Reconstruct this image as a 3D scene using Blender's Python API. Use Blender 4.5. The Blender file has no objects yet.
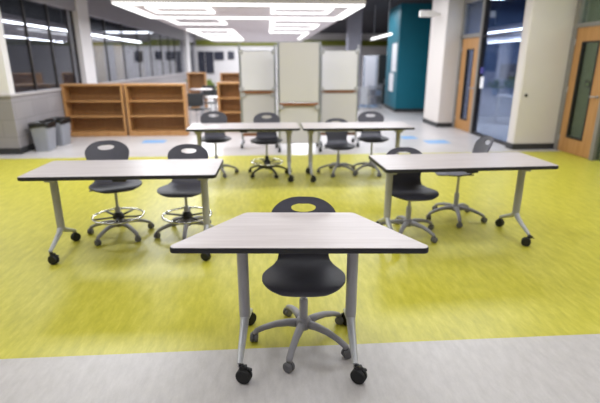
import bpy, bmesh, math, random
from mathutils import Vector, Matrix
random.seed(4)
SC = bpy.context.scene
COL = SC.collection
R = math.radians
PI = math.pi

# ------------------------------------------------------------------ materials
def lin(c):
    return tuple((x/12.92 if x <= 0.04045 else ((x+0.055)/1.055)**2.4) for x in c)
def rgb(r, g, b):
    return lin((r/255, g/255, b/255))
def new_mat(name):
    m = bpy.data.materials.new(name); m.use_nodes = True
    nt = m.node_tree; nt.nodes.clear()
    out = nt.nodes.new('ShaderNodeOutputMaterial')
    return m, nt, out
def N(nt, t, **kw):
    n = nt.nodes.new(t)
    for k, v in kw.items():
        if k.startswith('i_'): n.inputs[k[2:].replace('_', ' ')].default_value = v
        else: setattr(n, k, v)
    return n
def coords(nt, scale, which='Object', rot=(0,0,0)):
    tc = N(nt, 'ShaderNodeTexCoord'); mp = N(nt, 'ShaderNodeMapping')
    mp.inputs['Scale'].default_value = scale; mp.inputs['Rotation'].default_value = rot
    nt.links.new(tc.outputs[which], mp.inputs['Vector'])
    return mp.outputs['Vector']
def ramp(nt, fac, stops):
    r = N(nt, 'ShaderNodeValToRGB')
    e = r.color_ramp.elements
    while len(e) < len(stops): e.new(0.5)
    for el, (p, c) in zip(e, stops): el.position = p; el.color = (*c, 1)
    nt.links.new(fac, r.inputs['Fac'])
    return r.outputs['Color']
def noise(nt, vec, scale, detail=4, rough=0.55):
    n = N(nt, 'ShaderNodeTexNoise'); n.inputs['Scale'].default_value = scale
    n.inputs['Detail'].default_value = detail; n.inputs['Roughness'].default_value = rough
    nt.links.new(vec, n.inputs['Vector'])
    return n.outputs['Fac']
def bsdf(nt, out, rough=0.5, metal=0.0, spec=0.5, base=None):
    b = N(nt, 'ShaderNodeBsdfPrincipled')
    b.inputs['Roughness'].default_value = rough; b.inputs['Metallic'].default_value = metal
    b.inputs['Specular IOR Level'].default_value = spec
    if base: b.inputs['Base Color'].default_value = (*base, 1)
    nt.links.new(b.outputs[0], out.inputs['Surface'])
    return b
def plain(name, c, rough=0.5, metal=0.0, spec=0.5, vary=0.06, sc=14, bump=0.0):
    """paint / plastic / metal with a faint mottling of tone and gloss"""
    m, nt, out = new_mat(name)
    b = bsdf(nt, out, rough, metal, spec)
    v = coords(nt, (1,1,1)); f = noise(nt, v, sc)
    lo = tuple(x*(1-vary) for x in c); hi = tuple(min(1, x*(1+vary)) for x in c)
    nt.links.new(ramp(nt, f, [(0.3, lo), (0.7, hi)]), b.inputs['Base Color'])
    if bump:
        bp = N(nt, 'ShaderNodeBump'); bp.inputs['Strength'].default_value = bump; bp.inputs['Distance'].default_value = 0.002
        nt.links.new(noise(nt, v, sc*25), bp.inputs['Height']); nt.links.new(bp.outputs[0], b.inputs['Normal'])
    return m
def streaked(name, stops, scale, rough=0.4, spec=0.5, which='Object', nscale=1.0, stops2=None, scale2=None):
    m, nt, out = new_mat(name)
    b = bsdf(nt, out, rough, 0, spec)
    c = ramp(nt, noise(nt, coords(nt, scale, which), nscale, 6, 0.62), stops)
    if stops2:
        c2 = ramp(nt, noise(nt, coords(nt, scale2, which), nscale, 5, 0.6), stops2)
        mx = N(nt, 'ShaderNodeMixRGB', blend_type='MULTIPLY'); mx.inputs[0].default_value = 1
        nt.links.new(c, mx.inputs[1]); nt.links.new(c2, mx.inputs[2]); c = mx.outputs[0]
    nt.links.new(c, b.inputs['Base Color'])
    return m
def emit(name, c, s):
    m, nt, out = new_mat(name)
    e = N(nt, 'ShaderNodeEmission'); e.inputs[0].default_value = (*c, 1); e.inputs[1].default_value = s
    nt.links.new(e.outputs[0], out.inputs['Surface'])
    return m
def glass(name, tint, ior=1.5, boost=1.0):
    """thin pane: tinted see-through with a mirror reflection that grows at grazing angles"""
    m, nt, out = new_mat(name)
    t = N(nt, 'ShaderNodeBsdfTransparent'); t.inputs[0].default_value = (*tint, 1)
    g = N(nt, 'ShaderNodeBsdfGlossy'); g.inputs['Roughness'].default_value = 0.02
    g.inputs[0].default_value = (0.95, 0.97, 1, 1)
    fr = N(nt, 'ShaderNodeFresnel'); fr.inputs[0].default_value = ior
    mu = N(nt, 'ShaderNodeMath', operation='MULTIPLY', use_clamp=True); mu.inputs[1].default_value = boost
    nt.links.new(fr.outputs[0], mu.inputs[0])
    mx = N(nt, 'ShaderNodeMixShader')
    nt.links.new(mu.outputs[0], mx.inputs[0]); nt.links.new(t.outputs[0], mx.inputs[1]); nt.links.new(g.outputs[0], mx.inputs[2])
    nt.links.new(mx.outputs[0], out.inputs['Surface'])
    return m
def blocks(name, c1, c2, mortar, w, h, axis):
    m, nt, out = new_mat(name)
    b = bsdf(nt, out, 0.6, 0, 0.3)
    tc = N(nt, 'ShaderNodeTexCoord'); sp = N(nt, 'ShaderNodeSeparateXYZ'); cb = N(nt, 'ShaderNodeCombineXYZ')
    nt.links.new(tc.outputs['Object'], sp.inputs[0])
    ad = N(nt, 'ShaderNodeMath', operation='ADD')
    nt.links.new(sp.outputs['X'], ad.inputs[0]); nt.links.new(sp.outputs['Y'], ad.inputs[1])
    nt.links.new(ad.outputs[0], cb.inputs['X']); nt.links.new(sp.outputs['Z'], cb.inputs['Y'])
    br = N(nt, 'ShaderNodeTexBrick'); br.inputs['Scale'].default_value = 1
    br.inputs['Color1'].default_value = (*c1, 1); br.inputs['Color2'].default_value = (*c2, 1); br.inputs['Mortar'].default_value = (*mortar, 1)
    br.inputs['Brick Width'].default_value = w; br.inputs['Row Height'].default_value = h; br.inputs['Mortar Size'].default_value = 0.006
    nt.links.new(cb.outputs[0], br.inputs['Vector']); nt.links.new(br.outputs['Color'], b.inputs['Base Color'])
    return m

M = {}
M['green_floor'] = streaked('lime linoleum', [(0.28, rgb(174,168,52)), (0.5, rgb(191,183,62)), (0.74, rgb(207,198,84))], (14, 3.2, 1), 0.36, 0.5, nscale=1.6,
                            stops2=[(0.3, (0.90,0.91,0.86)), (0.7, (1,1,1))], scale2=(60, 16, 1))
M['tile'] = streaked('pale floor tile', [(0.3, rgb(180,175,173)), (0.7, rgb(196,191,189))], (12, 4, 1), 0.36, 0.5, nscale=2.2,
                     stops2=[(0.3, (0.94,0.94,0.94)), (0.7, (1,1,1))], scale2=(80, 30, 1))
M['far_tile'] = streaked('pale hall tile', [(0.3, rgb(184,179,178)), (0.7, rgb(200,195,194))], (1.5, 1.5, 1), 0.3, 0.5)
M['blue_tile'] = plain('blue floor tile', rgb(112,166,214), 0.35)
M['wood_top'] = streaked('greige wood laminate', [(0.25, rgb(178,168,168)), (0.5, rgb(189,180,180)), (0.78, rgb(199,191,191))], (0.9, 16, 1), 0.34, 0.45, nscale=1.7,
                         stops2=[(0.35, (0.93,0.92,0.92)), (0.65, (1,1,1))], scale2=(3, 75, 1))
M['edge'] = plain('black edge band', rgb(34,34,38), 0.45)
M['steel'] = plain('silver painted steel', rgb(172,171,175), 0.42, 0.05, vary=0.03)
M['foot_alu'] = plain('pale cast aluminium', rgb(186,187,190), 0.38, 0.3, vary=0.03)
M['black_plastic'] = plain('black plastic', rgb(26,26,28), 0.45)
M['rubber'] = plain('black rubber wheel', rgb(20,20,21), 0.6)
M['shell'] = plain('charcoal shell plastic', rgb(74,73,84), 0.5, 0, 0.5, vary=0.05, sc=30, bump=0.12)
M['base_grey'] = plain('grey base nylon', rgb(146,144,148), 0.5, 0.0, vary=0.03)
M['cast_grey'] = plain('grey caster plastic', rgb(98,97,99), 0.5)
M['chrome'] = plain('chrome', (0.72,0.72,0.72), 0.14, 1.0, vary=0.02)
M['lift'] = plain('dull gas lift steel', (0.42,0.42,0.44), 0.32, 0.6, vary=0.02)
M['oak'] = streaked('honey oak veneer', [(0.25, rgb(164,116,68)), (0.55, rgb(180,134,85)), (0.8, rgb(192,148,98))], (3, 3, 0.5), 0.42, 0.4, nscale=4)
M['oak_back'] = streaked('brown back panel', [(0.3, rgb(134,94,56)), (0.7, rgb(150,108,66))], (5, 5, 0.8), 0.5, 0.35, nscale=4)
M['door_oak'] = streaked('door oak veneer', [(0.25, rgb(156,110,62)), (0.55, rgb(173,128,78)), (0.8, rgb(185,140,90))], (10, 10, 0.6), 0.4, 0.4, nscale=2)
M['wall_cream'] = plain('cream wall paint', rgb(208,201,196), 0.6, vary=0.015, sc=3)
M['wall_white'] = plain('white wall paint', rgb(214,210,210), 0.6, vary=0.015, sc=3)
M['wall_grey'] = plain('grey wall paint', rgb(150,146,152), 0.6, vary=0.03, sc=3)
M['room_grey'] = plain('dim room wall', rgb(120,120,122), 0.7, vary=0.04, sc=2)
M['room_blue'] = plain('blue room wall', rgb(88,106,138), 0.6, vary=0.04, sc=2)
M['reflect_green'] = plain('wall in reflected green', rgb(92,110,74), 0.6, vary=0.04, sc=2)  # green stands in for the reflection in the near right door glass
M['block'] = blocks('grey glazed block', rgb(140,135,137), rgb(146,141,143), rgb(126,122,124), 0.6, 0.3, 0)
M['ledge'] = plain('pale stone ledge', rgb(176,170,170), 0.45)
M['base_dark'] = plain('dark rubber base', rgb(44,44,46), 0.5)
M['frame_dark'] = plain('dark bronze frame', rgb(44,40,40), 0.4, 0.3)
M['frame_grey'] = plain('grey door frame', rgb(128,124,120), 0.45, 0.1)
M['ceil_dark'] = plain('dark ceiling', rgb(58,57,62), 0.9, spec=0.1, vary=0.1, sc=2)
M['ceil_white'] = plain('white ceiling panel', rgb(206,200,204), 0.8, spec=0.2, vary=0.02, sc=2)
M['led'] = emit('led strip', (1, 0.99, 0.98), 2.4)
M['teal'] = plain('teal wall paint', rgb(0,100,119), 0.55, vary=0.03, sc=3)
M['olive'] = plain('olive band', rgb(116,120,40), 0.6, vary=0.15, sc=2)
M['glass_l'] = glass('grey window glass', (0.80,0.80,0.83), 1.45, 0.8)
M['glass_b'] = glass('bluish door glass', (0.76,0.83,0.95), 1.45, 0.8)
M['glass_g'] = glass('greenish door glass', (0.74,0.82,0.74), 1.45, 0.8)
M['white_board'] = plain('whiteboard enamel', rgb(226,224,232), 0.25, vary=0.015, sc=2)
M['cream_board'] = plain('warm whiteboard enamel', rgb(204,200,200), 0.28, vary=0.015, sc=2)
M['alu'] = plain('satin aluminium', rgb(170,172,176), 0.35, 0.7, vary=0.03)
M['tray_brown'] = plain('brown wood rail', rgb(134,88,58), 0.5, vary=0.1, sc=8)
M['bin_grey'] = plain('grey bin plastic', rgb(138,140,148), 0.5, vary=0.03)
M['bag'] = plain('black bin bag', rgb(20,20,22), 0.3)
M['paper'] = plain('white paper', rgb(226,226,230), 0.7, vary=0.05, sc=18)
M['purple'] = plain('indigo sign', rgb(62,56,130), 0.5)
M['white_plastic'] = plain('white plastic', rgb(214,210,206), 0.4)
M['concrete'] = plain('grey column paint', rgb(120,120,132), 0.7, vary=0.05, sc=3)
M['blue_grey'] = plain('blue grey metal', rgb(120,134,156), 0.4, 0.3)
M['locker'] = plain('dark locker', rgb(40,44,46), 0.5)
M['leaf'] = plain('leaf green', rgb(122,140,62), 0.5, vary=0.3, sc=10)
M['pot'] = plain('pot', rgb(150,160,170), 0.5)
M['dark_pane'] = plain('dark window pane', rgb(52,54,66), 0.2, vary=0.1, sc=2)
M['cart_grey'] = plain('grey cart plastic', rgb(120,122,134), 0.5, vary=0.2, sc=8)
M['tan'] = plain('tan door panel', rgb(170,146,92), 0.6, vary=0.05)

# ------------------------------------------------------------------ helpers
def BM(): return bmesh.new()
def finish(name, bm, mat, parent=None, smooth=False, loc=None):
    if isinstance(mat, str): mat = [mat]
    bmesh.ops.recalc_face_normals(bm, faces=bm.faces[:])
    me = bpy.data.meshes.new(name)
    if smooth:
        for f in bm.faces: f.smooth = True
        if smooth == 'auto':
            for e in bm.edges:
                if len(e.link_faces) == 2 and e.calc_face_angle(0) > R(38): e.smooth = False
    bm.to_mesh(me); bm.free()
    for k in mat: me.materials.append(M[k])
    o = bpy.data.objects.new(name, me); COL.objects.link(o)
    if parent: o.parent = parent
    if loc: o.location = loc
    return o
def box(bm, x0, x1, y0, y1, z0, z1, mi=0, bev=0.0):
    vs = [bm.verts.new((x, y, z)) for x in (x0, x1) for y in (y0, y1) for z in (z0, z1)]
    fs = []
    for q in ((0,1,3,2), (4,6,7,5), (0,4,5,1), (2,3,7,6), (0,2,6,4), (1,5,7,3)):
        f = bm.faces.new([vs[i] for i in q]); f.material_index = mi; fs.append(f)
    if bev:
        es = {e for f in fs for e in f.edges}
        bmesh.ops.bevel(bm, geom=list(es), offset=bev, segments=2, affect='EDGES', profile=0.5)
    return vs
def prism(bm, pts, z0, z1, bev=0.0, seg=2):
    a = [bm.verts.new((x, y, z0)) for x, y in pts]; b = [bm.verts.new((x, y, z1)) for x, y in pts]
    n = len(pts); fs = [bm.faces.new(a[::-1]), bm.faces.new(b)]
    for i in range(n): fs.append(bm.faces.new((a[i], a[(i+1) % n], b[(i+1) % n], b[i])))
    if bev:
        es = list(fs[0].edges)+list(fs[1].edges)
        bmesh.ops.bevel(bm, geom=es, offset=bev, segments=seg, affect='EDGES', profile=0.5)
def rounded(pts, r, n=5):
    out = []
    m = len(pts)
    for i in range(m):
        p = Vector(pts[i]); a = (Vector(pts[i-1])-p).normalized(); b = (Vector(pts[(i+1) % m])-p).normalized()
        ang = a.angle(b); d = r/math.tan(ang/2); c = p+(a+b).normalized()*(r/math.sin(ang/2))
        s = p+a*d-c; e = p+b*d-c
        a0 = math.atan2(s.y, s.x); a1 = math.atan2(e.y, e.x); da = (a1-a0+PI) % (2*PI)-PI
        for k in range(n+1):
            t = a0+da*k/n; out.append((c.x+r*math.cos(t), c.y+r*math.sin(t)))
    return out
def tube(bm, path, rad, n=10, cap=True, closed=False, flat=None):
    """sweep an ellipse along a path; rad = number, list, or list of (rx, ry)"""
    P = [Vector(p) for p in path]; rings = []
    k = len(P)
    for i, p in enumerate(P):
        if closed: t = P[(i+1) % k]-P[i-1]
        else: t = P[min(i+1, k-1)]-P[max(i-1, 0)]
        t.normalize()
        up = Vector((0,0,1)) if abs(t.z) < 0.9 else (Vector((0,1,0)) if flat is None else Vector(flat))
        s = t.cross(up).normalized(); u = s.cross(t).normalized()
        r = rad[i] if isinstance(rad, (list, tuple)) else rad
        rx, ry = r if isinstance(r, (list, tuple)) else (r, r)
        rings.append([bm.verts.new(p+s*rx*math.cos(2*PI*j/n)+u*ry*math.sin(2*PI*j/n)) for j in range(n)])
    for i in range(k if closed else k-1):
        a, b = rings[i], rings[(i+1) % k]
        for j in range(n): bm.faces.new((a[j], a[(j+1) % n], b[(j+1) % n], b[j]))
    if cap and not closed:
        bm.faces.new(rings[0][::-1]); bm.faces.new(rings[-1])
def lathe(bm, prof, c=(0,0,0), n=20, axis='z'):
    rings = []
    for r, z in prof:
        ring = []
        for j in range(n):
            a = 2*PI*j/n; x, y = r*math.cos(a), r*math.sin(a)
            v = (x, y, z) if axis == 'z' else ((z, x, y) if axis == 'x' else (x, z, y))
            ring.append(bm.verts.new(Vector(v)+Vector(c)))
        rings.append(ring)
    for a, b in zip(rings, rings[1:]):
        for j in range(n): bm.faces.new((a[j], a[(j+1) % n], b[(j+1) % n], b[j]))
    bm.faces.new(rings[0][::-1]); bm.faces.new(rings[-1])
def tag(o, label=None, cat=None, group=None, kind=None):
    if label: o['label'] = label
    if cat: o['category'] = cat
    if group: o['group'] = group
    if kind: o['kind'] = kind
    return o
def thing(name, label, cat, loc=(0,0,0), rz=0.0, group=None):
    o = bpy.data.objects.new(name, None); COL.objects.link(o)
    o.empty_display_size = 0.1
    o.location = loc; o.rotation_euler = (0, 0, rz)
    return tag(o, label, cat, group)
def kids(o): return [c for c in bpy.data.objects if c.parent == o]
def copy_tree(o, parent=None):
    c = o.copy(); COL.objects.link(c)
    if parent: c.parent = parent
    for ch in kids(o): copy_tree(ch, c)
    return c
def struct(name, bm, mat, smooth=False):
    return tag(finish(name, bm, mat, smooth=smooth), kind='structure')

# ------------------------------------------------------------------ floor
HC = 3.3          # ceiling height
XL, XR, XG = -4.40, 5.38, 4.63
bm = BM()
xs = sorted([-9.5, XL, XR, 9.5, -2.59, -2.13, 2.87, 3.21, 3.20, 3.69, 3.3, 4.1])
ys = sorted([-4, 2.22, 7.83, 9.26, 9.62, 9.39, 9.74, 8.80, 9.19, 16.6, 17.2, 31])
def which(x, y):
    if y < 2.22: return 0
    if y < 7.83: return 1
    if -2.59 < x < -2.13 and 9.26 < y < 9.62: return 3
    if 2.87 < x < 3.20 and 9.39 < y < 9.74: return 3
    if 3.21 < x < 3.69 and 8.80 < y < 9.19: return 3
    if 3.3 < x < 4.1 and 16.6 < y < 17.2: return 3
    return 2
vv = {(x, y): bm.verts.new((x, y, 0)) for x in xs for y in ys}
for x0, x1 in zip(xs, xs[1:]):
    for y0, y1 in zip(ys, ys[1:]):
        f = bm.faces.new((vv[x0,y0], vv[x1,y0], vv[x1,y1], vv[x0,y1])); f.material_index = which((x0+x1)/2, (y0+y1)/2)
struct('floor', bm, ['tile', 'green_floor', 'far_tile', 'blue_tile'])

# ------------------------------------------------------------------ ceiling
bm = BM(); box(bm, -9.5, 9.5, 8.3, 31, HC, HC+0.1, 0); box(bm, -9.5, 9.5, -4.2, 8.3, HC, HC+0.1, 1); struct('ceiling', bm, ['ceil_dark', 'ceil_white'])  # near part, out of view, is made white to bounce light down

def strip_light(label, polys, w=0.17, z=2.60, t=0.03, closed=True, group='led strip lights under the ceiling panel', loc=None):
    b = BM()
    for pts in polys:
        P = [Vector(p) for p in pts]
        segs = list(zip(P, P[1:])) + ([(P[-1], P[0])] if closed and len(P) > 2 else [])
        for a, c in segs:
            d = (c-a).normalized(); n = Vector((-d.y, d.x))*w/2; e = d*w/2
            q = [a-e+n, a-e-n, c+e-n, c+e+n]
            vs0 = [b.verts.new((p.x, p.y, z-t)) for p in q]; vs1 = [b.verts.new((p.x, p.y, z)) for p in q]
            b.faces.new(vs0[::-1]); b.faces.new(vs1)
            for i in range(4): b.faces.new((vs0[i], vs0[(i+1) % 4], vs1[(i+1) % 4], vs1[i]))
    return tag(finish('strip_light', b, 'led'), label, 'ceiling light', group)

pan = thing('suspended_ceiling_panel', 'large pale suspended ceiling panel carrying the strip lights over the hall', 'ceiling panel', (-0.46, 17, 2.6))
bm = BM(); box(bm, -2.33, 2.33, -7.97, 9.0, 0.002, 0.08); finish('panel', bm, 'ceil_white', pan)
for hx in (-2.0, 2.0):
    for hy in (-7, -1, 5):
        bm = BM(); box(bm, hx-0.012, hx+0.012, hy-0.012, hy+0.012, 0.08, HC-2.6); finish('hanger', bm, 'alu', pan)
strip_light('widest glowing rectangle of strip light, nearest at the front edge of the panel', [[(-2.68,9.12),(1.76,9.12),(1.76,11.75),(-2.68,11.75)]], 0.18)
strip_light('small glowing rectangle inside the widest one, on its left side', [[(-2.3,9.65),(-1.14,9.65),(-1.14,10.6),(-2.3,10.6)]], 0.08)
strip_light('small glowing rectangle inside the widest one, on its right side', [[(0.14,9.6),(1.3,9.6),(1.3,10.55),(0.14,10.55)]], 0.08)
strip_light('bent strip light behind the widest rectangle, on the left of the panel', [[(-2.42,11.95),(-2.42,13.6),(-1.14,13.6),(-1.14,11.95)]], 0.10, closed=False)
strip_light('zigzag strip light behind the widest rectangle, on the right of the panel', [[(1.7,12.2),(0.16,12.2),(0.16,17.2),(1.4,17.2)], [(0.3,13.7),(1.45,13.7),(1.45,15.3),(0.3,15.3)], [(1.48,17.3),(1.48,22)]], 0.11, closed=False)
strip_light('farthest glowing rectangle of strip light at the left rear of the panel', [[(-2.5,16.0),(-1.2,16.0),(-1.2,23),(-2.5,23)], [(-2.2,18.3),(-1.5,18.3)], [(-2.2,20.6),(-1.5,20.6)]], 0.22)  # nearer part also draws the blown glare on the panel as glowing strip
pl = thing('pendant_strip_light', 'single hanging strip light left of the teal wall', 'ceiling light', (3.42, 14.2, 2.3))
b = BM(); tube(b, [(-0.045,-1.4,0),(0.045,1.4,0)], 0.035, 10); finish('glowing_tube', b, 'led', pl)
for yy in (-1.0, 1.0):
    b = BM(); tube(b, [(0.03*yy,yy,0.05),(0.03*yy,yy,HC-2.3)], 0.006, 6); finish('hanger', b, 'alu', pl)

# ------------------------------------------------------------------ left window wall
YC = 8.22; YE = 30; ZS = 1.0; ZH = 2.70
bm = BM()
box(bm, XL-0.22, XL, YC, YE, 0, ZS)
box(bm, -6.8, XL-0.22, YC, YC+0.2, 0, ZS)
struct('wall_left', bm, 'block')
bm = BM()
box(bm, XL-0.25, XL+0.03, YC-0.03, 11.62, ZS, ZS+0.035)
box(bm, -6.8, XL-0.25, YC-0.03, YC+0.22, ZS, ZS+0.035)
box(bm, XL-0.25, XL+0.03, 12.36, 26, ZS, ZS+0.035)
struct('trim_1', bm, 'ledge')
bm = BM()
box(bm, XL, XL+0.012, YC-0.005, 10.15, 0, 0.11); box(bm, -6.8, XL+0.012, YC-0.012, YC, 0, 0.11)
struct('baseboard_left', bm, 'base_dark')
bm = BM(); box(bm, XL-0.28, XL+0.03, 11.62, 12.30, 0, HC); box(bm, XL-0.28, XL+0.06, 26.0, 27.2, 0, HC)
box(bm, XL-0.22, XL, YC, YC+0.17, ZS+0.035, ZH); struct('trim_2', bm, 'wall_white')
bm = BM(); box(bm, XL-0.24, XL, YC, YE, ZH, HC); box(bm, -6.8, XL-0.24, YC, YC+0.2, ZH, HC)
struct('trim_3', bm, 'wall_grey')
def window(name, muls, y0, y1, z0, z1):
    w = bpy.data.objects.new(name, None); COL.objects.link(w); w['kind'] = 'structure'; w.location = (XL-0.1, y0, z0)
    b = BM(); box(b, -0.004, 0.004, 0, y1-y0, 0, z1-z0); finish('pane', b, 'glass_l', w)
    for y in muls:
        b = BM(); box(b, -0.025, 0.02, y-0.022-y0, y+0.022-y0, 0, z1-z0, bev=0.004); finish('mullion', b, 'frame_dark', w)
    return w
window('window_1', [9.36, 10.32, 11.26, 11.58], YC+0.17, 11.62, ZS+0.035, ZH)
window('window_2', [12.40, 13.7, 15.3, 17.0, 18.75, 20.65, 22.2, 23.6], 12.30, 26.0, ZS+0.035, ZH)
window('window_3', [28.0], 27.2, YE, ZS+0.035, ZH)
w = bpy.data.objects.new('window_4', None); COL.objects.link(w); w['kind'] = 'structure'; w.location = (-5.7, YC+0.1, ZS+0.035)
b = BM(); box(b, -1.1, 1.08, -0.004, 0.004, 0, ZH-ZS-0.035); finish('pane', b, 'glass_l', w)
b = BM(); box(b, 0.88, 0.92, -0.05, 0.04, 0, ZH-ZS-0.035); finish('mullion', b, 'frame_dark', w)

# rooms behind the left glass
bm = BM(); box(bm, -8.2, -8.0, YC+0.2, 12.4, 0, HC); box(bm, -7.0, -6.8, 12.5, YE, 0, HC); struct('wall_far_left', bm, 'room_grey')
bm = BM(); box(bm, -8.0, XL-0.3, 12.4, 12.5, 0, HC); struct('wall_partition', bm, 'room_grey')
k = 0
for y in (19.7, 22.2, 26.0):
    d = bpy.data.objects.new(f'door_{5+k}', None); COL.objects.link(d); d['kind'] = 'structure'; d.location = (-6.77, y, 0)
    b = BM(); box(b, -0.03, 0.03, -0.5, 0.5, 0, 2.35, bev=0.004); finish('door_leaf', b, 'tan', d)
    b = BM(); tube(b, [(0.03,0.42,1.0),(0.08,0.42,1.0),(0.08,0.32,1.0)], 0.012); finish('door_handle', b, 'alu', d)
    k += 1

# ------------------------------------------------------------------ right side walls, doors
YP = 8.05
bm = BM(); prism(bm, rounded([(4.55,YP),(5.58,YP),(5.58,YP+0.24),(4.55,YP+0.24)], 0.03), 0, HC); struct('wall_right_pier', bm, 'wall_cream', smooth='auto')
bm = BM(); prism(bm, rounded([(4.535,YP-0.015),(5.37,YP-0.015),(5.37,YP+0.25),(4.535,YP+0.25)], 0.03), 0, 0.11); struct('baseboard_pier', bm, 'base_dark')
bm = BM(); prism(bm, rounded([(4.24,11.12),(4.72,11.12),(4.72,12.2),(4.24,12.2)], 0.025), 0, HC)
struct('wall_right_column', bm, 'wall_cream', smooth='auto')
bm = BM(); prism(bm, rounded([(4.225,11.105),(4.62,11.105),(4.62,12.21),(4.225,12.21)], 0.025), 0, 0.11); struct('baseboard_column', bm, 'base_dark')
ZT2 = 2.86
bm = BM(); box(bm, XG, XG+0.2, YP+0.24, 11.12, ZT2, HC); struct('trim_4', bm, 'frame_grey')
bm = BM()
box(bm, XG-0.01, XG+0.11, 10.02, 10.11, 0, ZT2, bev=0.004); box(bm, XG-0.01, XG+0.11, 10.11, 11.12, 2.10, 2.18, bev=0.004)
box(bm, XG-0.01, XG+0.11, 11.03, 11.12, 0, ZT2, bev=0.004)
struct('trim_5', bm, 'frame_grey')
bm = BM(); box(bm, XG, XG+0.09, 9.98, 10.02, 0, ZT2); box(bm, XG, XG+0.09, YP+0.24, 9.98, 0, 0.05); box(bm, XG+0.01, XG+0.08, YP+0.24, 9.98, 2.09, 2.115)
struct('trim_6', bm, 'frame_dark')
w = bpy.data.objects.new('window_5', None); COL.objects.link(w); w['kind'] = 'structure'; w.location = (XG+0.05, 9.1, 0.05)
b = BM(); box(b, -0.005, 0.005, YP+0.24-9.1, 0.88, 0, ZT2-0.05); finish('pane', b, 'glass_b', w)
w = bpy.data.objects.new('window_6', None); COL.objects.link(w); w['kind'] = 'structure'; w.location = (XG+0.05, 10.5, 2.18)
b = BM(); box(b, -0.005, 0.005, -0.39, 0.53, 0, ZT2-2.18); finish('pane', b, 'glass_b', w)
def door(name, loc, y0, y1, z1, ly0, ly1, lz0, lz1, hy, hz, g, hinges):
    """leaf in the local YZ plane with a glazed opening"""
    d = bpy.data.objects.new(name, None); COL.objects.link(d); d['kind'] = 'structure'; d.location = loc
    b = BM()
    box(b, -0.022, 0.022, y0, ly0, 0.01, z1); box(b, -0.022, 0.022, ly1, y1, 0.01, z1)
    box(b, -0.022, 0.022, ly0, ly1, 0.01, lz0); box(b, -0.022, 0.022, ly0, ly1, lz1, z1)
    finish('door_leaf', b, 'door_oak', d)
    b = BM()
    t = 0.028
    box(b, -0.03, 0.03, ly0-0.004, ly0+t, lz0, lz1); box(b, -0.03, 0.03, ly1-t, ly1+0.004, lz0, lz1)
    box(b, -0.03, 0.03, ly0+t, ly1-t, lz0, lz0+t); box(b, -0.03, 0.03, ly0+t, ly1-t, lz1-t, lz1)
    finish('glazing_bead', b, 'frame_dark', d)
    b = BM(); box(b, -0.004, 0.004, ly0+t, ly1-t, lz0+t, lz1-t); finish('glass_lite', b, g, d)
    b = BM()
    lathe(b, [(0.027,-0.03),(0.027,-0.022)], (0,hy,hz), 14, 'x')
    tube(b, [(-0.022,hy,hz),(-0.07,hy,hz),(-0.075,hy+0.01,hz),(-0.075,hy+0.12,hz)], 0.010, 8)
    finish('door_handle', b, 'alu', d, smooth='auto')
    for z in hinges:
        b = BM(); tube(b, [(-0.03,y1+0.002,z-0.05),(-0.03,y1+0.002,z+0.05)], 0.010, 8); finish('hinge', b, 'alu', d)
    return d
door('door_1', (XR,0,0), 7.07, 7.93, 2.13, 7.32, 7.75, 0.27, 1.90, 7.15, 1.02, 'glass_g', (0.25, 1.1, 1.9))
door('door_2', (XG+0.04,0,0), 10.12, 11.02, 2.09, 10.36, 10.74, 0.25, 1.86, 10.2, 1.0, 'glass_b', (0.25, 1.1, 1.85))
bm = BM()   # frame and sidelight framing of the near right door
box(bm, XR-0.04, XR+0.09, 7.935, 8.05, 0, 2.8, bev=0.004); box(bm, XR-0.04, XR+0.09, 5.9, 7.935, 2.13, 2.2, bev=0.004)
box(bm, XR-0.04, XR+0.09, 6.98, 7.065, 0, 2.13, bev=0.004); box(bm, XR-0.04, XR+0.09, 5.85, 5.9, 0, 2.8)
struct('trim_7', bm, 'frame_grey')
w = bpy.data.objects.new('window_7', None); COL.objects.link(w); w['kind'] = 'structure'; w.location = (XR+0.02, 6.8, 0.0)
b = BM(); box(b, -0.004, 0.004, -0.9, 1.13, 2.2, 2.8); finish('pane', b, 'glass_g', w)
b = BM(); box(b, -0.004, 0.004, -0.9, 0.18, 0.02, 2.13); finish('pane', b, 'glass_g', w)
bm = BM(); box(bm, XR, XR+0.2, 5.85, YP, 2.8, HC); box(bm, XR, XR+0.2, -4, 5.85, 0, HC)
struct('wall_right', bm, 'wall_cream')
bm = BM(); box(bm, XR-0.015, XR, -4, 5.85, 0, 0.11); struct('baseboard_right', bm, 'base_dark')
# rooms behind
bm = BM(); box(bm, 8.4, 8.6, 3.9, 8.06, 0, HC); box(bm, XR+0.2, 8.4, 3.7, 3.9, 0, HC); box(bm, XR+0.2, 8.6, 8.06, 8.14, 0, HC); struct('wall_reflect_green', bm, 'reflect_green')
bm = BM(); box(bm, 4.72, 9.2, 13.3, 13.5, 0, HC); box(bm, 9.0, 9.2, 8.29, 13.3, 0, HC); box(bm, 5.58, 9.0, 8.15, 8.29, 0, HC); box(bm, 4.72, 4.82, 12.2, 13.3, 0, HC)
struct('wall_blue_room', bm, 'room_blue')
# enclosing walls behind the camera and at the left
bm = BM(); box(bm, -7.0, XR+0.2, -4.2, -4.0, 0, HC); struct('wall_back', bm, 'wall_white')
bm = BM(); box(bm, -7.0, -6.8, -4.0, YC+0.2, 0, HC); struct('wall_left_near', bm, 'wall_white')

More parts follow.
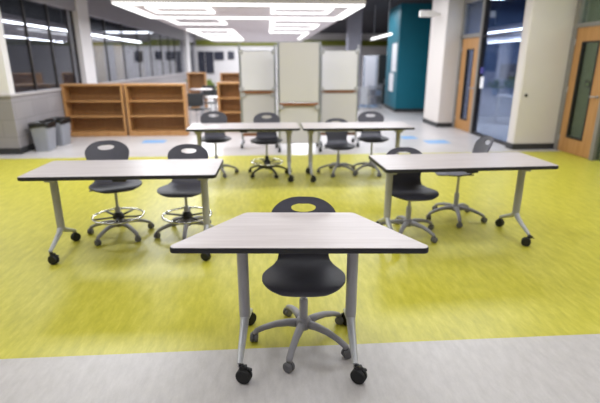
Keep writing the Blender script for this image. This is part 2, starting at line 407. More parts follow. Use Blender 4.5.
# things on the right glass and pier
b = BM(); lathe(b, [(0.0001,0),(0.024,0.0),(0.028,-0.006),(0.028,-0.018)][::-1], (4.665,YP,0.99), 18, 'y'); tag(finish('wall_button', b, 'black_plastic', smooth='auto'), 'small round black button on the cream wall pier', 'button')
b = BM(); box(b, XG+0.030, XG+0.0445, 9.84, 9.97, 1.33, 1.46, bev=0.002); tag(finish('room_sign', b, 'purple'), 'small indigo room sign on the glass beside the far right door', 'sign')
b = BM(); box(b, XG+0.041, XG+0.0445, 9.78, 9.94, 1.02, 1.26); tag(finish('paper_notice', b, 'paper'), 'white paper notice taped on the glass under the indigo sign', 'notice')
t = thing('door_sticker', 'small dark square sticker on the glass of the near right door', 'sticker', (XR-0.0045, 7.47, 1.16))
b = BM(); box(b, -0.0015, 0, -0.06, 0.06, 0, 0.1); finish('sheet', b, 'locker', t)
b = BM(); box(b, -0.003, -0.0015, -0.03, 0.03, 0.03, 0.07); finish('pale_centre', b, 'reflect_green', t)

# teal volume
bm = BM(); prism(bm, [(4.16,14.75),(7.2,14.75),(7.2,18),(4.29,16.7)], 0, HC); struct('wall_teal', bm, 'teal')
bm = BM(); prism(bm, [(4.14,14.73),(7.2,14.73),(7.2,14.75),(4.163,14.75),(4.295,16.71),(4.275,16.71)], 0, 0.11); struct('baseboard_teal', bm, 'base_dark')
def poster(label, y0, y1, z0, z1):
    b = BM()
    fx = lambda y: 4.16+0.13*(y-14.75)/1.95
    v = []
    for d in (-0.012, -0.003):
        v += [b.verts.new((fx(y)+d, y, z)) for y, z in ((y0,z0),(y1,z0),(y1,z1),(y0,z1))]
    for q in ((0,1,2,3),(4,5,6,7),(0,1,5,4),(1,2,6,5),(2,3,7,6),(3,0,4,7)): b.faces.new([v[i] for i in q])
    return tag(finish('poster', b, 'paper'), label, 'poster', 'papers on the teal wall')
poster('upper white paper on the narrow side of the teal wall', 14.95, 15.7, 1.27, 2.16)
poster('lower white paper on the narrow side of the teal wall', 15.3, 16.0, 0.62, 1.22)
t = thing('emergency_light', 'white emergency light box high beside the cream column near the teal wall', 'light fixture', (4.24, 11.6, 2.62))
b = BM(); box(b, -0.50, -0.10, -0.06, 0.06, 0, 0.15, bev=0.02); finish('housing', b, 'white_plastic', t)
b = BM(); box(b, -0.11, -0.001, -0.03, 0.03, 0.04, 0.10); finish('bracket', b, 'white_plastic', t)

# ------------------------------------------------------------------ far end of the hall
bm = BM(); box(bm, -8.0, 9.2, YE, YE+0.2, 0, HC); struct('wall_far', bm, 'wall_white')
bm = BM(); box(bm, XL+0.02, 9, YE-0.1, YE, 2.56, 2.9); struct('trim_8', bm, 'olive')
bm = BM(); box(bm, 9.0, 9.2, 13.5, YE, 0, HC); struct('wall_far_right', bm, 'room_grey')
for i, (x0, x1, z0) in enumerate([(-4.3,-3.9,0.8),(-3.85,-3.35,0.9),(-3.3,-2.7,1.7),(-2.45,-2.05,1.75),(-1.3,-0.8,1.6)]):
    b = BM(); box(b, x0, x1, YE-0.06, YE-0.01, z0, 2.22); struct(f'window_{8+i}', b, 'dark_pane')
bm = BM(); box(bm, 2.64, 3.07, 15.3, 15.75, 0, HC); struct('trim_9', bm, 'concrete')

# ------------------------------------------------------------------ bookcases
def bookcase(label, x0, x1, yf, h, nsh=2, depth=0.32, group='oak bookcases'):
    w = x1-x0; t = thing('bookcase', label, 'bookcase', (x0, yf, 0), 0, group)
    s = 0.045
    for a in (0, w-s):
        b = BM(); box(b, a, a+s, 0, depth, 0, h-0.03, bev=0.003); finish('side_panel', b, 'oak', t)
    b = BM(); box(b, -0.005, w+0.005, -0.01, depth, h-0.03, h+0.01, bev=0.004); finish('top', b, 'oak', t)
    b = BM(); box(b, s, w-s, 0.01, depth-0.02, 0.075, 0.105); finish('bottom_shelf', b, 'oak', t)
    b = BM(); box(b, s, w-s, 0.0, 0.03, 0, 0.1, bev=0.003); finish('kickboard', b, 'oak', t)
    b = BM(); box(b, s, w-s, depth-0.02, depth-0.005, 0.105, h-0.03); finish('back_panel', b, 'oak_back', t)
    for k in range(nsh):
        z = 0.105+(h-0.135)*(k+1)/(nsh+1)
        b = BM(); box(b, s, w-s, 0.005, depth-0.022, z-0.014, z+0.014, bev=0.002); finish('shelf', b, 'oak', t)
    return t
bookcase('empty oak bookcase next to the two grey bins', -4.385, -3.12, 10.18, 1.11)
bookcase('empty oak bookcase second from the bins, beside the walkway', -3.07, -1.80, 10.18, 1.11)
bookcase('oak bookcase partly hidden behind the left whiteboard', -1.17, 0.05, 10.85, 1.11)
bookcase('low oak bookcase far back beyond the left whiteboard', -1.57, -0.6, 15.7, 1.22, 0)
bookcase('oak bookcase end far back beside the distant window wall', -2.74, -2.12, 16.2, 1.22, 0)

# ------------------------------------------------------------------ bins
def bin_(label, x, y, rz):
    t = thing('trash_bin', label, 'trash bin', (x, y, 0), rz, 'grey bins by the block wall')
    b = BM(); n0 = rounded([(-0.12,-0.17),(0.12,-0.17),(0.12,0.17),(-0.12,0.17)], 0.04); n1 = rounded([(-0.16,-0.215),(0.16,-0.215),(0.16,0.215),(-0.16,0.215)], 0.05)
    ni = [(x*0.95, y*0.95) for x, y in n1]; nb = [(x*0.93, y*0.93) for x, y in n0]
    L = [[b.verts.new((x, y, z)) for x, y in p] for p, z in ((n0,0.0),(n1,0.50),(ni,0.50),(nb,0.03))]
    m = len(n0)
    for a, c in zip(L, L[1:]):
        for i in range(m): b.faces.new((a[i], a[(i+1)%m], c[(i+1)%m], c[i]))
    b.faces.new(L[0][::-1]); b.faces.new(L[-1])
    finish('bin_body', b, 'bin_grey', t, smooth='auto')
    b = BM()    # bag folded over the rim, drooping unevenly
    ro = [(x*1.045, y*1.04) for x, y in n1]; ri = [(x*0.94, y*0.94) for x, y in n1]
    rows = []
    for p, z, j in ((ro,0.44,0.03),(ro,0.50,0.0),([(x*0.99,y*0.99) for x,y in ro],0.518,0.0),(ri,0.508,0.0),([(x*0.9,y*0.9) for x,y in ri],0.36,0.02)):
        rows.append([b.verts.new((x, y, z+random.uniform(-j, j))) for x, y in p])
    for a, c in zip(rows, rows[1:]):
        for i in range(m): b.faces.new((a[i], a[(i+1)%m], c[(i+1)%m], c[i]))
    finish('bin_bag', b, 'bag', t, smooth=True)
bin_('grey trash bin with black bag, nearer of the two by the wall corner', -4.14, 8.62, R(2))
bin_('grey trash bin with black bag, farther one next to the bookcase', -4.12, 9.22, R(-2))

# ------------------------------------------------------------------ whiteboards
def rounded_board(b, x0, x1, z0, z1, y0, y1, r):
    pts = rounded([(x0,z0),(x1,z0),(x1,z1),(x0,z1)], r)
    a = [b.verts.new((x, y0, z)) for x, z in pts]; c = [b.verts.new((x, y1, z)) for x, z in pts]
    n = len(pts); b.faces.new(a); b.faces.new(c[::-1])
    for i in range(n): b.faces.new((a[i], c[i], c[(i+1)%n], a[(i+1)%n]))
def whiteboard(label, x0, x1, y, up, lo, rail, posts, mat, top, r):
    t = thing('whiteboard_stand', label, 'whiteboard', ((x0+x1)/2, y, 0), 0, 'rolling whiteboard stands')
    w = (x1-x0)/2; p = w+0.02
    for s in posts:
        b = BM(); box(b, s*p-0.018, s*p+0.018, -0.005, 0.035, 0.08, top, bev=0.004); o = finish('post', b, 'alu', t)
        b = BM(); tube(b, [(s*p,-0.27,0.10),(s*p,-0.2,0.115),(s*p,0.02,0.125),(s*p,0.25,0.115),(s*p,0.30,0.10)], [(0.02,0.018)]*5, 8); finish('foot_bar', b, 'alu', t)
        for yy in (-0.25, 0.28):
            c = finish('caster', caster_bm(0.042), ['rubber'], t, smooth='auto', loc=(s*p, yy, 0))
    for (z0, z1, dy, nm) in ((up[0], up[1], 0.0, 'upper_board'), (lo[0], lo[1], lo[2] if len(lo) > 2 else 0.03, 'lower_board')):
        b = BM(); rounded_board(b, -w-0.006, w+0.006, z0-0.006, z1+0.006, dy-0.026, dy-0.007, r); fr = finish(nm+'_frame', b, 'alu', t)
        b = BM(); rounded_board(b, -w+0.006, w-0.006, z0+0.006, z1-0.006, dy-0.030, dy-0.022, r*0.9); finish(nm, b, mat if nm == 'upper_board' else 'cream_board', fr)
    b = BM(); box(b, -w, w, -0.035, 0.01, rail, rail+0.055, bev=0.004); rl = finish('rail', b, 'tray_brown', t)
    for s in (-1, 1):
        b = BM(); box(b, s*(w-0.02)-0.04, s*(w-0.02)+0.04, -0.045, 0.012, rail-0.06, rail+0.02, bev=0.006); finish('rail_bracket', b, 'steel', t)
    if lo[0] > 0.2:
        b = BM(); box(b, -w, w, -0.03, 0.03, 0.20, 0.25); finish('bottom_rail', b, 'tray_brown', t)
    if r > 0.02:
        for sx in (-1, 1):
            for z in (up[0]+0.02, up[1]-0.02):
                b = BM(); box(b, sx*w-0.045, sx*w+0.045, -0.04, -0.002, z-0.04, z+0.04, bev=0.012); finish('corner_clip', b, 'steel', t)
    return t
def caster_bm(r, w=0.022):
    b = BM()
    lathe(b, [(r*0.55,-w),(r*0.92,-w),(r,-w*0.75),(r,-w*0.2),(r*0.8,-w*0.12),(r*0.8,w*0.12),(r,w*0.2),(r,w*0.75),(r*0.92,w),(r*0.55,w)], (0,0,r), 22, 'x')
    return b
whiteboard('tall rolling whiteboard with warm white panel, middle and front of the three', 0.215, 0.918, 8.33, (0.875, 1.90), (0.12, 0.80), 0.805, (-1,1), 'cream_board', 1.91, 0.008)
whiteboard('rolling whiteboard with rounded corners, left of the three and before the bookcase', -0.485, 0.125, 8.75, (1.06, 1.765), (0.26, 1.0), 1.0, (-1,1), 'white_board', 1.88, 0.05)
whiteboard('rolling whiteboard with rounded corners, right of the three, before the grey column', 1.02, 1.69, 8.75, (1.06, 1.77), (0.26, 1.0, -0.05), 1.0, (-1,1), 'white_board', 1.88, 0.05)

# ------------------------------------------------------------------ tables
def wheel(parent, x, y, r=0.040, yaw=0.0, brake=True):
    c = finish('caster', caster_bm(r), 'rubber', parent, smooth='auto', loc=(x, y, 0)); c.rotation_euler = (0,0,yaw)
    return c
def brake_bm(r):
    b = BM()
    tube(b, [(0,0,2*r-0.006),(0,0,2*r+0.022)], 0.013, 10)
    box(b, -0.014, 0.014, -0.012, 0.03, 2*r-0.012, 2*r+0.012, bev=0.004)
    tube(b, [(0,0.02,2*r),(0,0.040,1.75*r),(0,0.052,1.6*r)], [(0.012,0.005)]*3, 8)
    return b
def make_table(name, label, outline, legx, cy, foot, group=None, latch=True, wyaw=0.0, legoff=0.0, trail=0.02):
    t = thing(name, label, 'table', (0,0,0), 0, group)
    b = BM(); prism(b, rounded(outline, 0.028, 6), 0.709, 0.736, 0.006); finish('edge_band', b, 'edge', t, smooth='auto')
    c = Vector((sum(p[0] for p in outline)/len(outline), sum(p[1] for p in outline)/len(outline)))
    ins = rounded(outline, 0.028, 6); ins = [((Vector(p)-c)*(1-0.005/(Vector(p)-c).length)+c)[:] for p in ins]
    b = BM(); prism(b, ins, 0.7365, 0.7385); finish('tabletop', b, 'wood_top', t)
    for s in (-1, 1):
        x = s*legx+legoff
        b = BM(); tube(b, [(x,cy,0.215),(x,cy,0.25),(x,cy,0.66)], [(0.028,0.032),(0.030,0.036),(0.030,0.037)], 16, flat=(0,1,0))
        leg = finish('leg', b, 'steel', t, smooth='auto')
        b = BM(); box(b, x-0.035, x+0.035, cy-0.20, cy+0.20, 0.682, 0.708, bev=0.005); box(b, x-0.045, x+0.045, cy-0.07, cy+0.07, 0.635, 0.683, bev=0.006)
        finish('top_bracket', b, 'steel', leg)
        for d in (-1, 1):
            f = foot
            path = [(x,cy+d*0.000,0.255),(x,cy+d*0.012,0.220),(x,cy+d*0.05,0.188),(x,cy+d*f*0.5,0.157),(x,cy+d*f*0.85,0.122),(x,cy+d*f,0.105),(x,cy+d*f*1.01,0.092)]
            b = BM(); tube(b, path, [(0.026,0.029),(0.0255,0.027),(0.023,0.022),(0.020,0.018),(0.017,0.015),(0.014,0.014),(0.012,0.012)], 12)
            finish('foot', b, 'foot_alu', leg, smooth='auto')
            yaw = wyaw+(R(66-8*s) if d < 0 else R(40*s))
            ox, oy = ((0.020 if s < 0 else trail), -0.006) if d < 0 else (0.008*s, 0.012)
            w = wheel(leg, x+ox, cy+d*f+oy, 0.040, yaw)
            br = finish('brake_lever', brake_bm(0.040), 'black_plastic', leg, smooth='auto', loc=(x+ox*0.4, cy+d*f+oy*0.4, 0)); br.rotation_euler = (0,0,R(-80) if d < 0 else R(-40)*s)
    if latch:
        b = BM(); box(b, -0.05, 0.05, outline[0][1]+0.03, outline[0][1]+0.10, 0.685, 0.709, bev=0.006); finish('table_latch', b, 'black_plastic', t)
    # folding beam under the top, well back from the edges
    b = BM(); tube(b, [(-legx,cy+0.02,0.668),(legx,cy+0.02,0.668)], 0.016, 10); finish('cross_beam', b, 'steel', t, smooth='auto')
    return t
D2 = 0.262
front = make_table('trapezoid_table', 'trapezoid table with pale wood-grain top and black casters, nearest at the front',
                   [(-0.630,-D2),(0.630,-D2),(0.311,D2),(-0.311,D2)], 0.292, 0.0, 0.258, None, False, legoff=-0.009)
front.location = (0.149, 2.184, 0); front.rotation_euler = (0,0,R(-4.1))
rect = [(-0.742,-0.305),(0.742,-0.305),(0.742,0.305),(-0.742,0.305)]
G = 'rectangular training tables'
ta = make_table('training_table', 'rectangular wood-grain table on casters, at the left of the trapezoid table', rect, 0.612, 0.0, 0.24, G, legoff=-0.008, trail=0.014)
ta.location = (-1.151, 3.704, 0); ta.rotation_euler = (0,0,R(-0.6))
for loc, rz, lab in (((1.671,3.792,0), 1.7, 'rectangular wood-grain table on casters, at the right of the trapezoid table'),
                     ((-0.325,6.19,0), -0.3, 'far rectangular wood-grain table before the left whiteboard, left of the back pair'),
                     ((1.197,6.156,0), -0.3, 'far rectangular wood-grain table before the right whiteboard, right of the back pair')):
    c = copy_tree(ta); c.location = loc; c.rotation_euler = (0,0,R(rz)); c['label'] = lab
    if loc[0] > 1.5:      # this table's right front caster has swivelled the other way
        for leg in kids(c):
            for w in kids(leg):
                if w.location.x > 0.3 and w.location.y < 0 and w.name.startswith('caster'): w.location.x -= 0.034

# ------------------------------------------------------------------ chairs
PROF = [  # y, z, half-width
    (-0.2455,0.417,0.045),(-0.2440,0.4185,0.074),(-0.2405,0.422,0.102),(-0.234,0.427,0.127),(-0.224,0.434,0.150),(-0.207,0.441,0.174),(-0.180,0.446,0.197),(-0.145,0.447,0.214),(-0.100,0.445,0.225),(-0.055,0.443,0.224),
    (-0.012,0.442,0.211),(0.028,0.443,0.190),(0.065,0.448,0.169),(0.098,0.459,0.155),(0.126,0.480,0.147),(0.146,0.510,0.145),(0.162,0.543,0.149),
    (0.181,0.585,0.161),(0.199,0.626,0.177),(0.215,0.666,0.189),(0.228,0.698,0.192),(0.240,0.727,0.184),(0.250,0.750,0.165),(0.257,0.768,0.140),(0.261,0.780,0.114),(0.2635,0.788,0.086),(0.2645,0.7925,0.058),(0.2650,0.7945,0.030)]
def prof(s):
    s = max(0, min(len(PROF)-1.0001, s)); i = int(s); f = s-i
    def cr(k):
        p = [PROF[max(0, min(len(PROF)-1, i+j))][k] for j in (-1,0,1,2)]
        return 0.5*(2*p[1]+(p[2]-p[0])*f+(2*p[0]-5*p[1]+4*p[2]-p[3])*f*f+(3*p[1]-p[0]-3*p[2]+p[3])*f**3)
    return cr(0), cr(1), cr(2)
SPLIT = 15
def shell_pt(s, v):
    y, z, w = prof(s); x = w*v
    if s < 13:      # saddle: edges lift at the back, fall at the front lip
        k = (s-7)/6; z += (0.012*min(1, max(-0.6, k)))*(x/0.22)**2*1.2
    bl = max(0.0, min(1.0, (s-11)/6))
    y -= bl*0.034*(abs(x)/0.185)**2.2
    return Vector((x, y, z))
def shell_mesh(s0, s1, rows, cols, hole=False):
    b = BM(); g = []
    for i in range(rows+1):
        s = s0+(s1-s0)*i/rows
        g.append([b.verts.new(shell_pt(s, -1+2*j/cols)) for j in range(cols+1)])
    hc, hw, hu, hd = 0.737, 0.073, 0.020, 0.027
    def inside(x, z, k=1.0):
        dz = z-hc
        return (abs(x)/hw)**2.2+((dz/hu)**2 if dz > 0 else (abs(dz)/hd)**2) < k
    kept = []
    for i in range(rows):
        for j in range(cols):
            q = (g[i][j], g[i][j+1], g[i+1][j+1], g[i+1][j]); c = sum((v.co for v in q), Vector())/4
            if hole and inside(c.x, c.z): continue
            kept.append(b.faces.new(q))
    if hole:
        for v in [v for v in b.verts if not v.link_faces]: b.verts.remove(v)
        b.verts.ensure_lookup_table()
        for v in b.verts:
            if v.is_boundary and abs(v.co.x) < hw*1.25 and hc-hd*1.6 < v.co.z < hc+hu*1.5:
                dx, dz = v.co.x, v.co.z-hc; lo, hi = 0.2, 3.0
                for _ in range(30):
                    m = (lo+hi)/2
                    if inside(dx*m, hc+dz*m): lo = m
                    else: hi = m
                v.co.x = dx*lo; v.co.z = hc+dz*lo
    bmesh.ops.recalc_face_normals(b, faces=b.faces[:])
    up = sum((f.normal for f in b.faces), Vector())
    # make the sitting side the normal side, then thicken away from the sitter
    fl = up.z if not hole else -up.y
    if fl < 0: bmesh.ops.reverse_faces(b, faces=b.faces[:])
    # thicken away from the sitter along the vertex normals
    b.normal_update()
    top = list(b.verts); faces = list(b.faces); rim = [e for e in b.edges if e.is_boundary]
    low = {v: b.verts.new(v.co-(v.normal*Vector((0.3,1,1))).normalized()*0.012) for v in top}
    for e in rim:
        f = e.link_faces[0]; p, q = e.verts
        for l in f.loops:
            if l.edge == e: p, q = l.vert, l.link_loop_next.vert
        b.faces.new((q, p, low[p], low[q]))
    for f in faces: b.faces.new([low[v] for v in reversed(f.verts)])
    return b
def make_chair(label, ring, base, base_rot, seat_rot, dz):
    """origin under the column, sitter faces local -Y after seat_rot"""
    t = thing('task_chair', label, 'chair', (0,0,0), 0, None)
    Rm = Matrix.Rotation(seat_rot, 4, 'Z') @ Matrix.Translation((0,0,dz))
    def part(name, b, mat, smooth=True, parent=None):
        return finish(name, b, mat, parent or t, smooth)
    b = shell_mesh(0, SPLIT, 40, 22); b.transform(Rm); part('seat', b, 'shell', 'auto')
    b = shell_mesh(SPLIT, len(PROF)-1, 56, 44, True); b.transform(Rm); part('backrest', b, 'shell', 'auto')
    b = BM(); box(b, -0.10, 0.10, -0.11, 0.10, 0.412, 0.430, bev=0.005); lathe(b, [(0.028,0.385),(0.034,0.40),(0.034,0.414)], n=16)
    tube(b, [(0.11,0.02,0.425),(0.15,0.10,0.432)], [(0.012,0.006)]*2, 8); b.transform(Rm); part('seat_plate', b, 'black_plastic', 'auto')
    b = BM(); tube(b, [(-0.04,0.0,0.405),(-0.16,0.0,0.40)], 0.006, 8); tube(b, [(-0.15,0.0,0.40),(-0.22,0.005,0.392)], [(0.02,0.006),(0.017,0.005)], 10)
    b.transform(Rm); part('height_lever', b, 'black_plastic', 'auto')
    b = BM(); lathe(b, [(0.0135,0.27),(0.0135,0.395+dz)], n=16); part('gas_lift', b, 'lift', 'auto')
    b = BM(); lathe(b, [(0.024,0.14),(0.0245,0.27),(0.0205,0.278)], n=18); part('column', b, 'steel' if base == 'base_grey' else 'black_plastic', 'auto')
    b = BM(); lathe(b, [(0.034,0.085),(0.048,0.10),(0.05,0.128),(0.036,0.150),(0.028,0.156)], n=20); part('base_hub', b, base, 'auto')
    for k in range(5):
        a = base_rot+2*PI*k/5; d = Vector((math.cos(a), math.sin(a), 0))
        b = BM(); tube(b, [d*0.03+Vector((0,0,0.118)), d*0.09+Vector((0,0,0.122)), d*0.16+Vector((0,0,0.114)), d*0.23+Vector((0,0,0.092)), d*0.275+Vector((0,0,0.070)), d*0.288+Vector((0,0,0.055))],
                       [(0.026,0.026),(0.024,0.022),(0.021,0.018),(0.019,0.016),(0.019,0.015),(0.016,0.012)], 12)
        lg = part('base_leg', b, base, True)
        b = BM()
        lathe(b, [(0.010,-0.024),(0.023,-0.023),(0.028,-0.017),(0.028,-0.005),(0.022,-0.003),(0.022,0.003),(0.028,0.005),(0.028,0.017),(0.023,0.023),(0.010,0.024)], (0,0,0.028), 18, 'x')
        tube(b, [(0,0,0.04),(0,0,0.064)], 0.012, 10)
        b.transform(Matrix.Translation(d*0.288) @ Matrix.Rotation(a+0.6*math.sin(7*k+base_rot*3), 4, 'Z')); part('caster', b, 'cast_grey' if base == 'base_grey' else 'rubber', 'auto', lg)
    if ring:
        zr = 0.188
        b = BM(); tube(b, [(0.225*math.cos(2*PI*i/48), 0.225*math.sin(2*PI*i/48), zr) for i in range(48)], 0.010, 10, closed=True); fr = part('foot_ring', b, 'chrome', True)
        b = BM(); lathe(b, [(0.026,0.158),(0.05,0.165),(0.052,0.185),(0.034,0.222),(0.026,0.226)], n=18); part('ring_hub', b, 'black_plastic', 'auto', fr)
        for k in range(5):
            a = base_rot+2*PI*(k+0.5)/5; d = Vector((math.cos(a), math.sin(a), 0))
            b = BM(); tube(b, [d*0.045+Vector((0,0,0.18)), d*0.222+Vector((0,0,zr))], [(0.015,0.008)]*2, 8); part('ring_spoke', b, 'black_plastic', True, fr)
    return t
CH = [
 ('charcoal shell chair on a grey base, pushed in behind the trapezoid table', 0.18, 2.28, False, 'base_grey', 34, -4, 0.008),
 ('charcoal shell chair with chrome foot ring at the left table, nearer the bins', -1.42, 4.10, True, 'base_grey', 30, 27, 0.064),
 ('charcoal shell chair with chrome foot ring at the left table, nearer the trapezoid table', -0.782, 4.08, True, 'base_grey', 57, -4, 0.020),
 ('charcoal shell chair at the right table, at its left end, facing the camera', 1.295, 3.92, False, 'base_grey', 21, 3, -0.008),
 ('charcoal shell chair at the right table, turned sideways so its back shows edge-on', 1.925, 4.33, False, 'base_grey', 41, -97, 0.07),
 ('charcoal shell chair at the far left table, its left one, without foot ring', -0.765, 6.50, False, 'base_grey', 10, 8, 0.085),
 ('charcoal shell chair with black base and foot ring at the far left table', -0.03, 6.41, True, 'black_plastic', 8, -2, 0.07),
 ('charcoal shell chair with the lowest back at the far right table', 1.01, 6.42, False, 'base_grey', 31, 2, -0.024),
 ('charcoal shell chair at the far right table, its right one, back raised', 1.50, 6.43, False, 'base_grey', -5, -4, 0.075),
]
for lab, x, y, ring, base, br, sr, dz in CH:
    c = make_chair(lab, ring, base, R(br), R(sr), dz); c.location = (x, y, 0); c['group'] = 'charcoal shell chairs'

# ------------------------------------------------------------------ library behind
def lib_table(label, x, y, z, r, mat):
    t = thing('library_table', label, 'table', (x, y, 0), 0, 'library tables')
    b = BM(); lathe(b, [(r-0.01,z-0.03),(r,z-0.02),(r,z-0.005),(r-0.01,z)], n=28); finish('tabletop', b, mat, t, smooth='auto')
    b = BM(); lathe(b, [(0.04,0.03),(0.035,z-0.03)], n=14); finish('pedestal', b, 'steel', t, smooth='auto')
    b = BM(); lathe(b, [(r*0.6,0),(r*0.6,0.015),(0.05,0.035)], n=24); finish('base_plate', b, 'steel', t, smooth='auto')
lib_table('pale round library table between the oak bookcases', -1.36, 12.2, 0.71, 0.27, 'white_plastic')
lib_table('farther round library table beyond the pale one', -2.05, 14.5, 0.78, 0.36, 'wood_top')
def lib_chair(label, x, y, rz, first=[]):
    if first: t = copy_tree(first[0]); t['label'] = label
    else:
        t = thing('library_chair', label, 'chair', (0,0,0), 0, 'dark library chairs'); first.append(t)
        b = BM(); box(b, -0.22, 0.22, -0.21, 0.21, 0.42, 0.45, bev=0.012); finish('seat', b, 'locker', t)
        b = BM(); box(b, -0.21, 0.21, 0.20, 0.23, 0.48, 0.82, bev=0.012); finish('backrest', b, 'locker', t)
        for sx in (-1, 1):
            for sy in (-1, 1):
                b = BM(); tube(b, [(sx*0.2,sy*0.2,0),(sx*0.18,sy*0.18,0.43)], 0.012, 8); finish('leg', b, 'steel', t, smooth='auto')
            b = BM(); tube(b, [(sx*0.16,0.19,0.43),(sx*0.16,0.205,0.50)], 0.012, 8); finish('back_support', b, 'steel', t, smooth='auto')
    t.location = (x, y, 0); t.rotation_euler = (0,0,R(rz))
lib_chair('dark library chair nearest in the walkway, left of the pale round table', -1.72, 11.7, 35)
lib_chair('dark library chair by the farther library table, on its right', -1.62, 13.6, -120)
lib_chair('dark library chair by the farther library table, on its left', -2.12, 13.3, 100)
lib_chair('dark library chair farthest back, beyond the farther library table', -1.95, 15.6, 10)
def plant(label, x, y, z, s):
    t = thing('potted_plant', label, 'plant', (x, y, z), 0, 'plants by the far windows')
    b = BM(); lathe(b, [(0.10*s,0),(0.14*s,0.25*s),(0.12*s,0.25*s)], n=16); finish('pot', b, 'pot', t, smooth='auto')
    b = BM()
    for k in range(46):
        a = random.uniform(0, 2*PI); el = random.uniform(0.3, 1.5); L = random.uniform(0.25, 0.5)*s
        d = Vector((math.cos(a)*math.cos(el), math.sin(a)*math.cos(el), math.sin(el))); sd = Vector((-math.sin(a), math.cos(a), 0))*0.05*s
        p0 = Vector((0,0,0.24*s)); m = p0+d*L*0.6; e = p0+d*L+Vector((0,0,-0.08*s))
        vs = [b.verts.new(p) for p in (p0, m-sd, e, m+sd)]; b.faces.new(vs)
    finish('foliage', b, 'leaf', t)
plant('yellow-green plant far back left of the distant low bookcase', -2.70, 22.0, 0.0, 1.35)
plant('yellow-green plant far back above the distant low bookcase', -1.90, 22.2, 0.0, 1.3)
plant('smaller plant far back beside the white hall column', -3.7, 24, 0.0, 1.5)

# storage things at the back right
t = thing('display_panel', 'white freestanding panel behind the right whiteboard, beside the dark locker', 'panel', (3.78, 17.0, 0))
b = BM(); box(b, -0.28, 0.27, -0.02, 0.02, 0.62, 1.80, bev=0.006); finish('board', b, 'white_board', t)
for s in (-0.24, 0.22):
    b = BM(); box(b, s-0.02, s+0.02, -0.03, 0.03, 0.05, 1.75, bev=0.004); finish('post', b, 'blue_grey', t)
    b = BM(); box(b, s-0.025, s+0.025, -0.25, 0.25, 0.0, 0.05, bev=0.004); finish('foot_bar', b, 'blue_grey', t)
t = thing('locker', 'tall dark storage locker beside the teal wall', 'locker', (4.38, 17.7, 0))
b = BM(); box(b, -0.17, 0.40, -0.2, 0.3, 0.0, 1.84, bev=0.006); finish('body', b, 'locker', t)
b = BM(); box(b, -0.15, 0.11, -0.22, -0.2, 0.06, 1.80, bev=0.004); d = finish('door', b, 'locker', t)
b = BM(); box(b, 0.06, 0.08, -0.235, -0.22, 0.75, 0.95); finish('handle', b, 'alu', d)
t = thing('supply_cart', 'grey supply cart loaded with bins in front of the dark locker', 'cart', (3.80, 16.25, 0))
for z in (0.12, 0.42, 0.72):
    b = BM(); box(b, -0.2, 0.22, -0.2, 0.2, z, z+0.03, bev=0.006); finish('tray', b, 'cart_grey', t)
for sx in (-0.19, 0.21):
    for sy in (-0.19, 0.19):
        b = BM(); tube(b, [(sx,sy,0.06),(sx,sy,0.85)], 0.012, 8); finish('post', b, 'alu', t, smooth='auto')
        c = finish('caster', caster_bm(0.032, 0.014), 'rubber', t, smooth='auto', loc=(sx, sy, 0))
for i, (x0, x1, z0, h, m_, lab) in enumerate([(-0.17,0.0,0.45,0.2,'cart_grey','grey bin on the middle tray of the supply cart'),(0.02,0.19,0.45,0.17,'blue_grey','blue-grey bin on the middle tray of the supply cart'),(-0.15,0.05,0.15,0.22,'cart_grey','grey bin on the bottom tray of the supply cart')]):
    b = BM(); box(b, x0, x1, -0.15, 0.12, z0, z0+h, bev=0.008); o = finish('storage_bin', b, m_); o.location = (3.80, 16.25, 0); tag(o, lab, 'bin', 'bins on the cart')
t = thing('easel_pad', 'white paper pad on a stand left of the grey supply cart', 'easel', (3.36, 15.95, 0))
b = BM(); box(b, -0.13, 0.13, -0.015, 0.015, 0.16, 0.74, bev=0.004); finish('pad', b, 'paper', t)
for s in (-0.11, 0.11):
    b = BM(); tube(b, [(s*1.3,-0.1,0),(s,0.02,0.72)], 0.01, 8); finish('leg', b, 'alu', t, smooth='auto')
b = BM(); tube(b, [(0,0.25,0),(0,0.02,0.72)], 0.01, 8); finish('leg', b, 'alu', t, smooth='auto')

# furniture seen through the right glass
t = thing('meeting_table', 'pale meeting table in the blue room behind the right glass', 'table', (6.9, 11.6, 0))
b = BM(); box(b, -0.8, 0.8, -0.45, 0.45, 0.70, 0.735, bev=0.006); finish('tabletop', b, 'white_board', t)
for sx in (-0.72, 0.72):
    for sy in (-0.38, 0.38):
        b = BM(); tube(b, [(sx,sy,0),(sx,sy,0.70)], 0.022, 10); finish('leg', b, 'steel', t, smooth='auto')
t = thing('wall_screen', 'dark wall screen in the blue room behind the right glass', 'screen', (7.2, 13.3, 1.1))
b = BM(); box(b, -0.4, 0.4, -0.05, 0, 0, 0.42, bev=0.006); finish('casing', b, 'black_plastic', t)
b = BM(); box(b, -0.37, 0.37, -0.053, -0.049, 0.03, 0.39); finish('display', b, 'dark_pane', t)

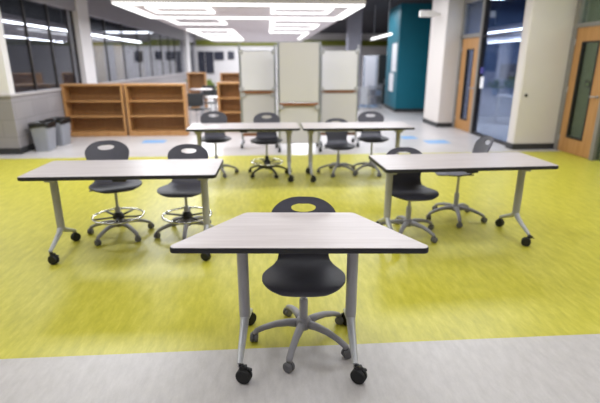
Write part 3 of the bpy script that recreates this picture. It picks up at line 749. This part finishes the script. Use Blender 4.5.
# ------------------------------------------------------------------ lights
def area(name, loc, sx, sy, power, col=(1,0.985,0.97), rot=(0,0,0)):
    l = bpy.data.lights.new(name, 'AREA'); l.shape = 'RECTANGLE'; l.size = sx; l.size_y = sy; l.energy = power; l.color = col
    o = bpy.data.objects.new(name, l); COL.objects.link(o); o.location = loc; o.rotation_euler = rot
    return o
LC = (0.92,0.95,1.0)
for x, p in ((-2.6, 62), (0.4, 72), (3.4, 64)): area('overhead_area', (x, 2.6, 3.2), 0.9, 4.2, p, LC)
area('overhead_area', (0.2, -1.5, 3.2), 6.5, 1.2, 26, LC)
area('overhead_area', (-2.6, 6.9, 3.2), 2.4, 0.7, 105, LC)  # added to brighten the left wall and the bookcase fronts
area('overhead_area', (2.6, 6.5, 3.2), 3.2, 0.7, 100, LC)  # added to brighten the pier and the right wall
area('overhead_area', (-5.4, 5.0, 3.2), 0.8, 3, 45, LC)
# linear lamps of the hall, along the strips of the suspended panel
for y in (9.15, 11.7): area('strip_lamp', (-0.46, y, 2.56), 4.3, 0.14, 66, LC)
for x in (-2.68, 1.74): area('strip_lamp', (x, 10.4, 2.56), 0.14, 2.4, 45, LC)
for x in (-2.4, 1.45): area('strip_lamp', (x, 15, 2.56), 0.14, 5, 100, LC)
for x in (-2.4, 1.45): area('strip_lamp', (x, 22, 2.56), 0.14, 7, 200, LC)
area('overhead_area', (-0.5, 28, 3.2), 6, 1.5, 260, LC)  # added to brighten the far hall, no fixture of its own
area('overhead_area', (3.1, 11.5, 3.2), 0.3, 3, 70, LC)  # added under the dark ceiling to brighten the teal wall
area('overhead_area', (3.5, 16.0, 3.2), 0.5, 1.5, 45, LC)
area('overhead_area', (-6.3, 10.3, 3.1), 1.5, 2.5, 70, LC)
area('overhead_area', (-5.7, 19, 3.1), 1.0, 10, 260, LC)
area('overhead_area', (6.8, 10.8, 3.1), 2, 2, 190, (0.86,0.93,1))
area('overhead_area', (7.0, 6.0, 3.1), 1.5, 1.5, 80, LC)

w = bpy.data.worlds.new('World'); SC.world = w; w.use_nodes = True
w.node_tree.nodes['Background'].inputs[0].default_value = (0.9, 0.95, 1, 1); w.node_tree.nodes['Background'].inputs[1].default_value = 0.3

# ------------------------------------------------------------------ camera
cd = bpy.data.cameras.new('camera'); cam = bpy.data.objects.new('camera', cd); COL.objects.link(cam)
cam.location = (0, 0, 1.561); cam.rotation_euler = (R(90-17.18), 0, R(-4.0))
cd.sensor_width = 36; cd.lens = 449.8/600*36; cd.clip_start = 0.05; cd.clip_end = 200
cd.dof.use_dof = True; cd.dof.focus_distance = 2.3; cd.dof.aperture_fstop = 1.4
SC.camera = cam
vs = SC.view_settings
SC.display_settings.display_device = 'sRGB'
vs.view_transform = 'Standard'; vs.look = 'None'; vs.exposure = -0.03; vs.gamma = 1.0; vs.use_curve_mapping = False
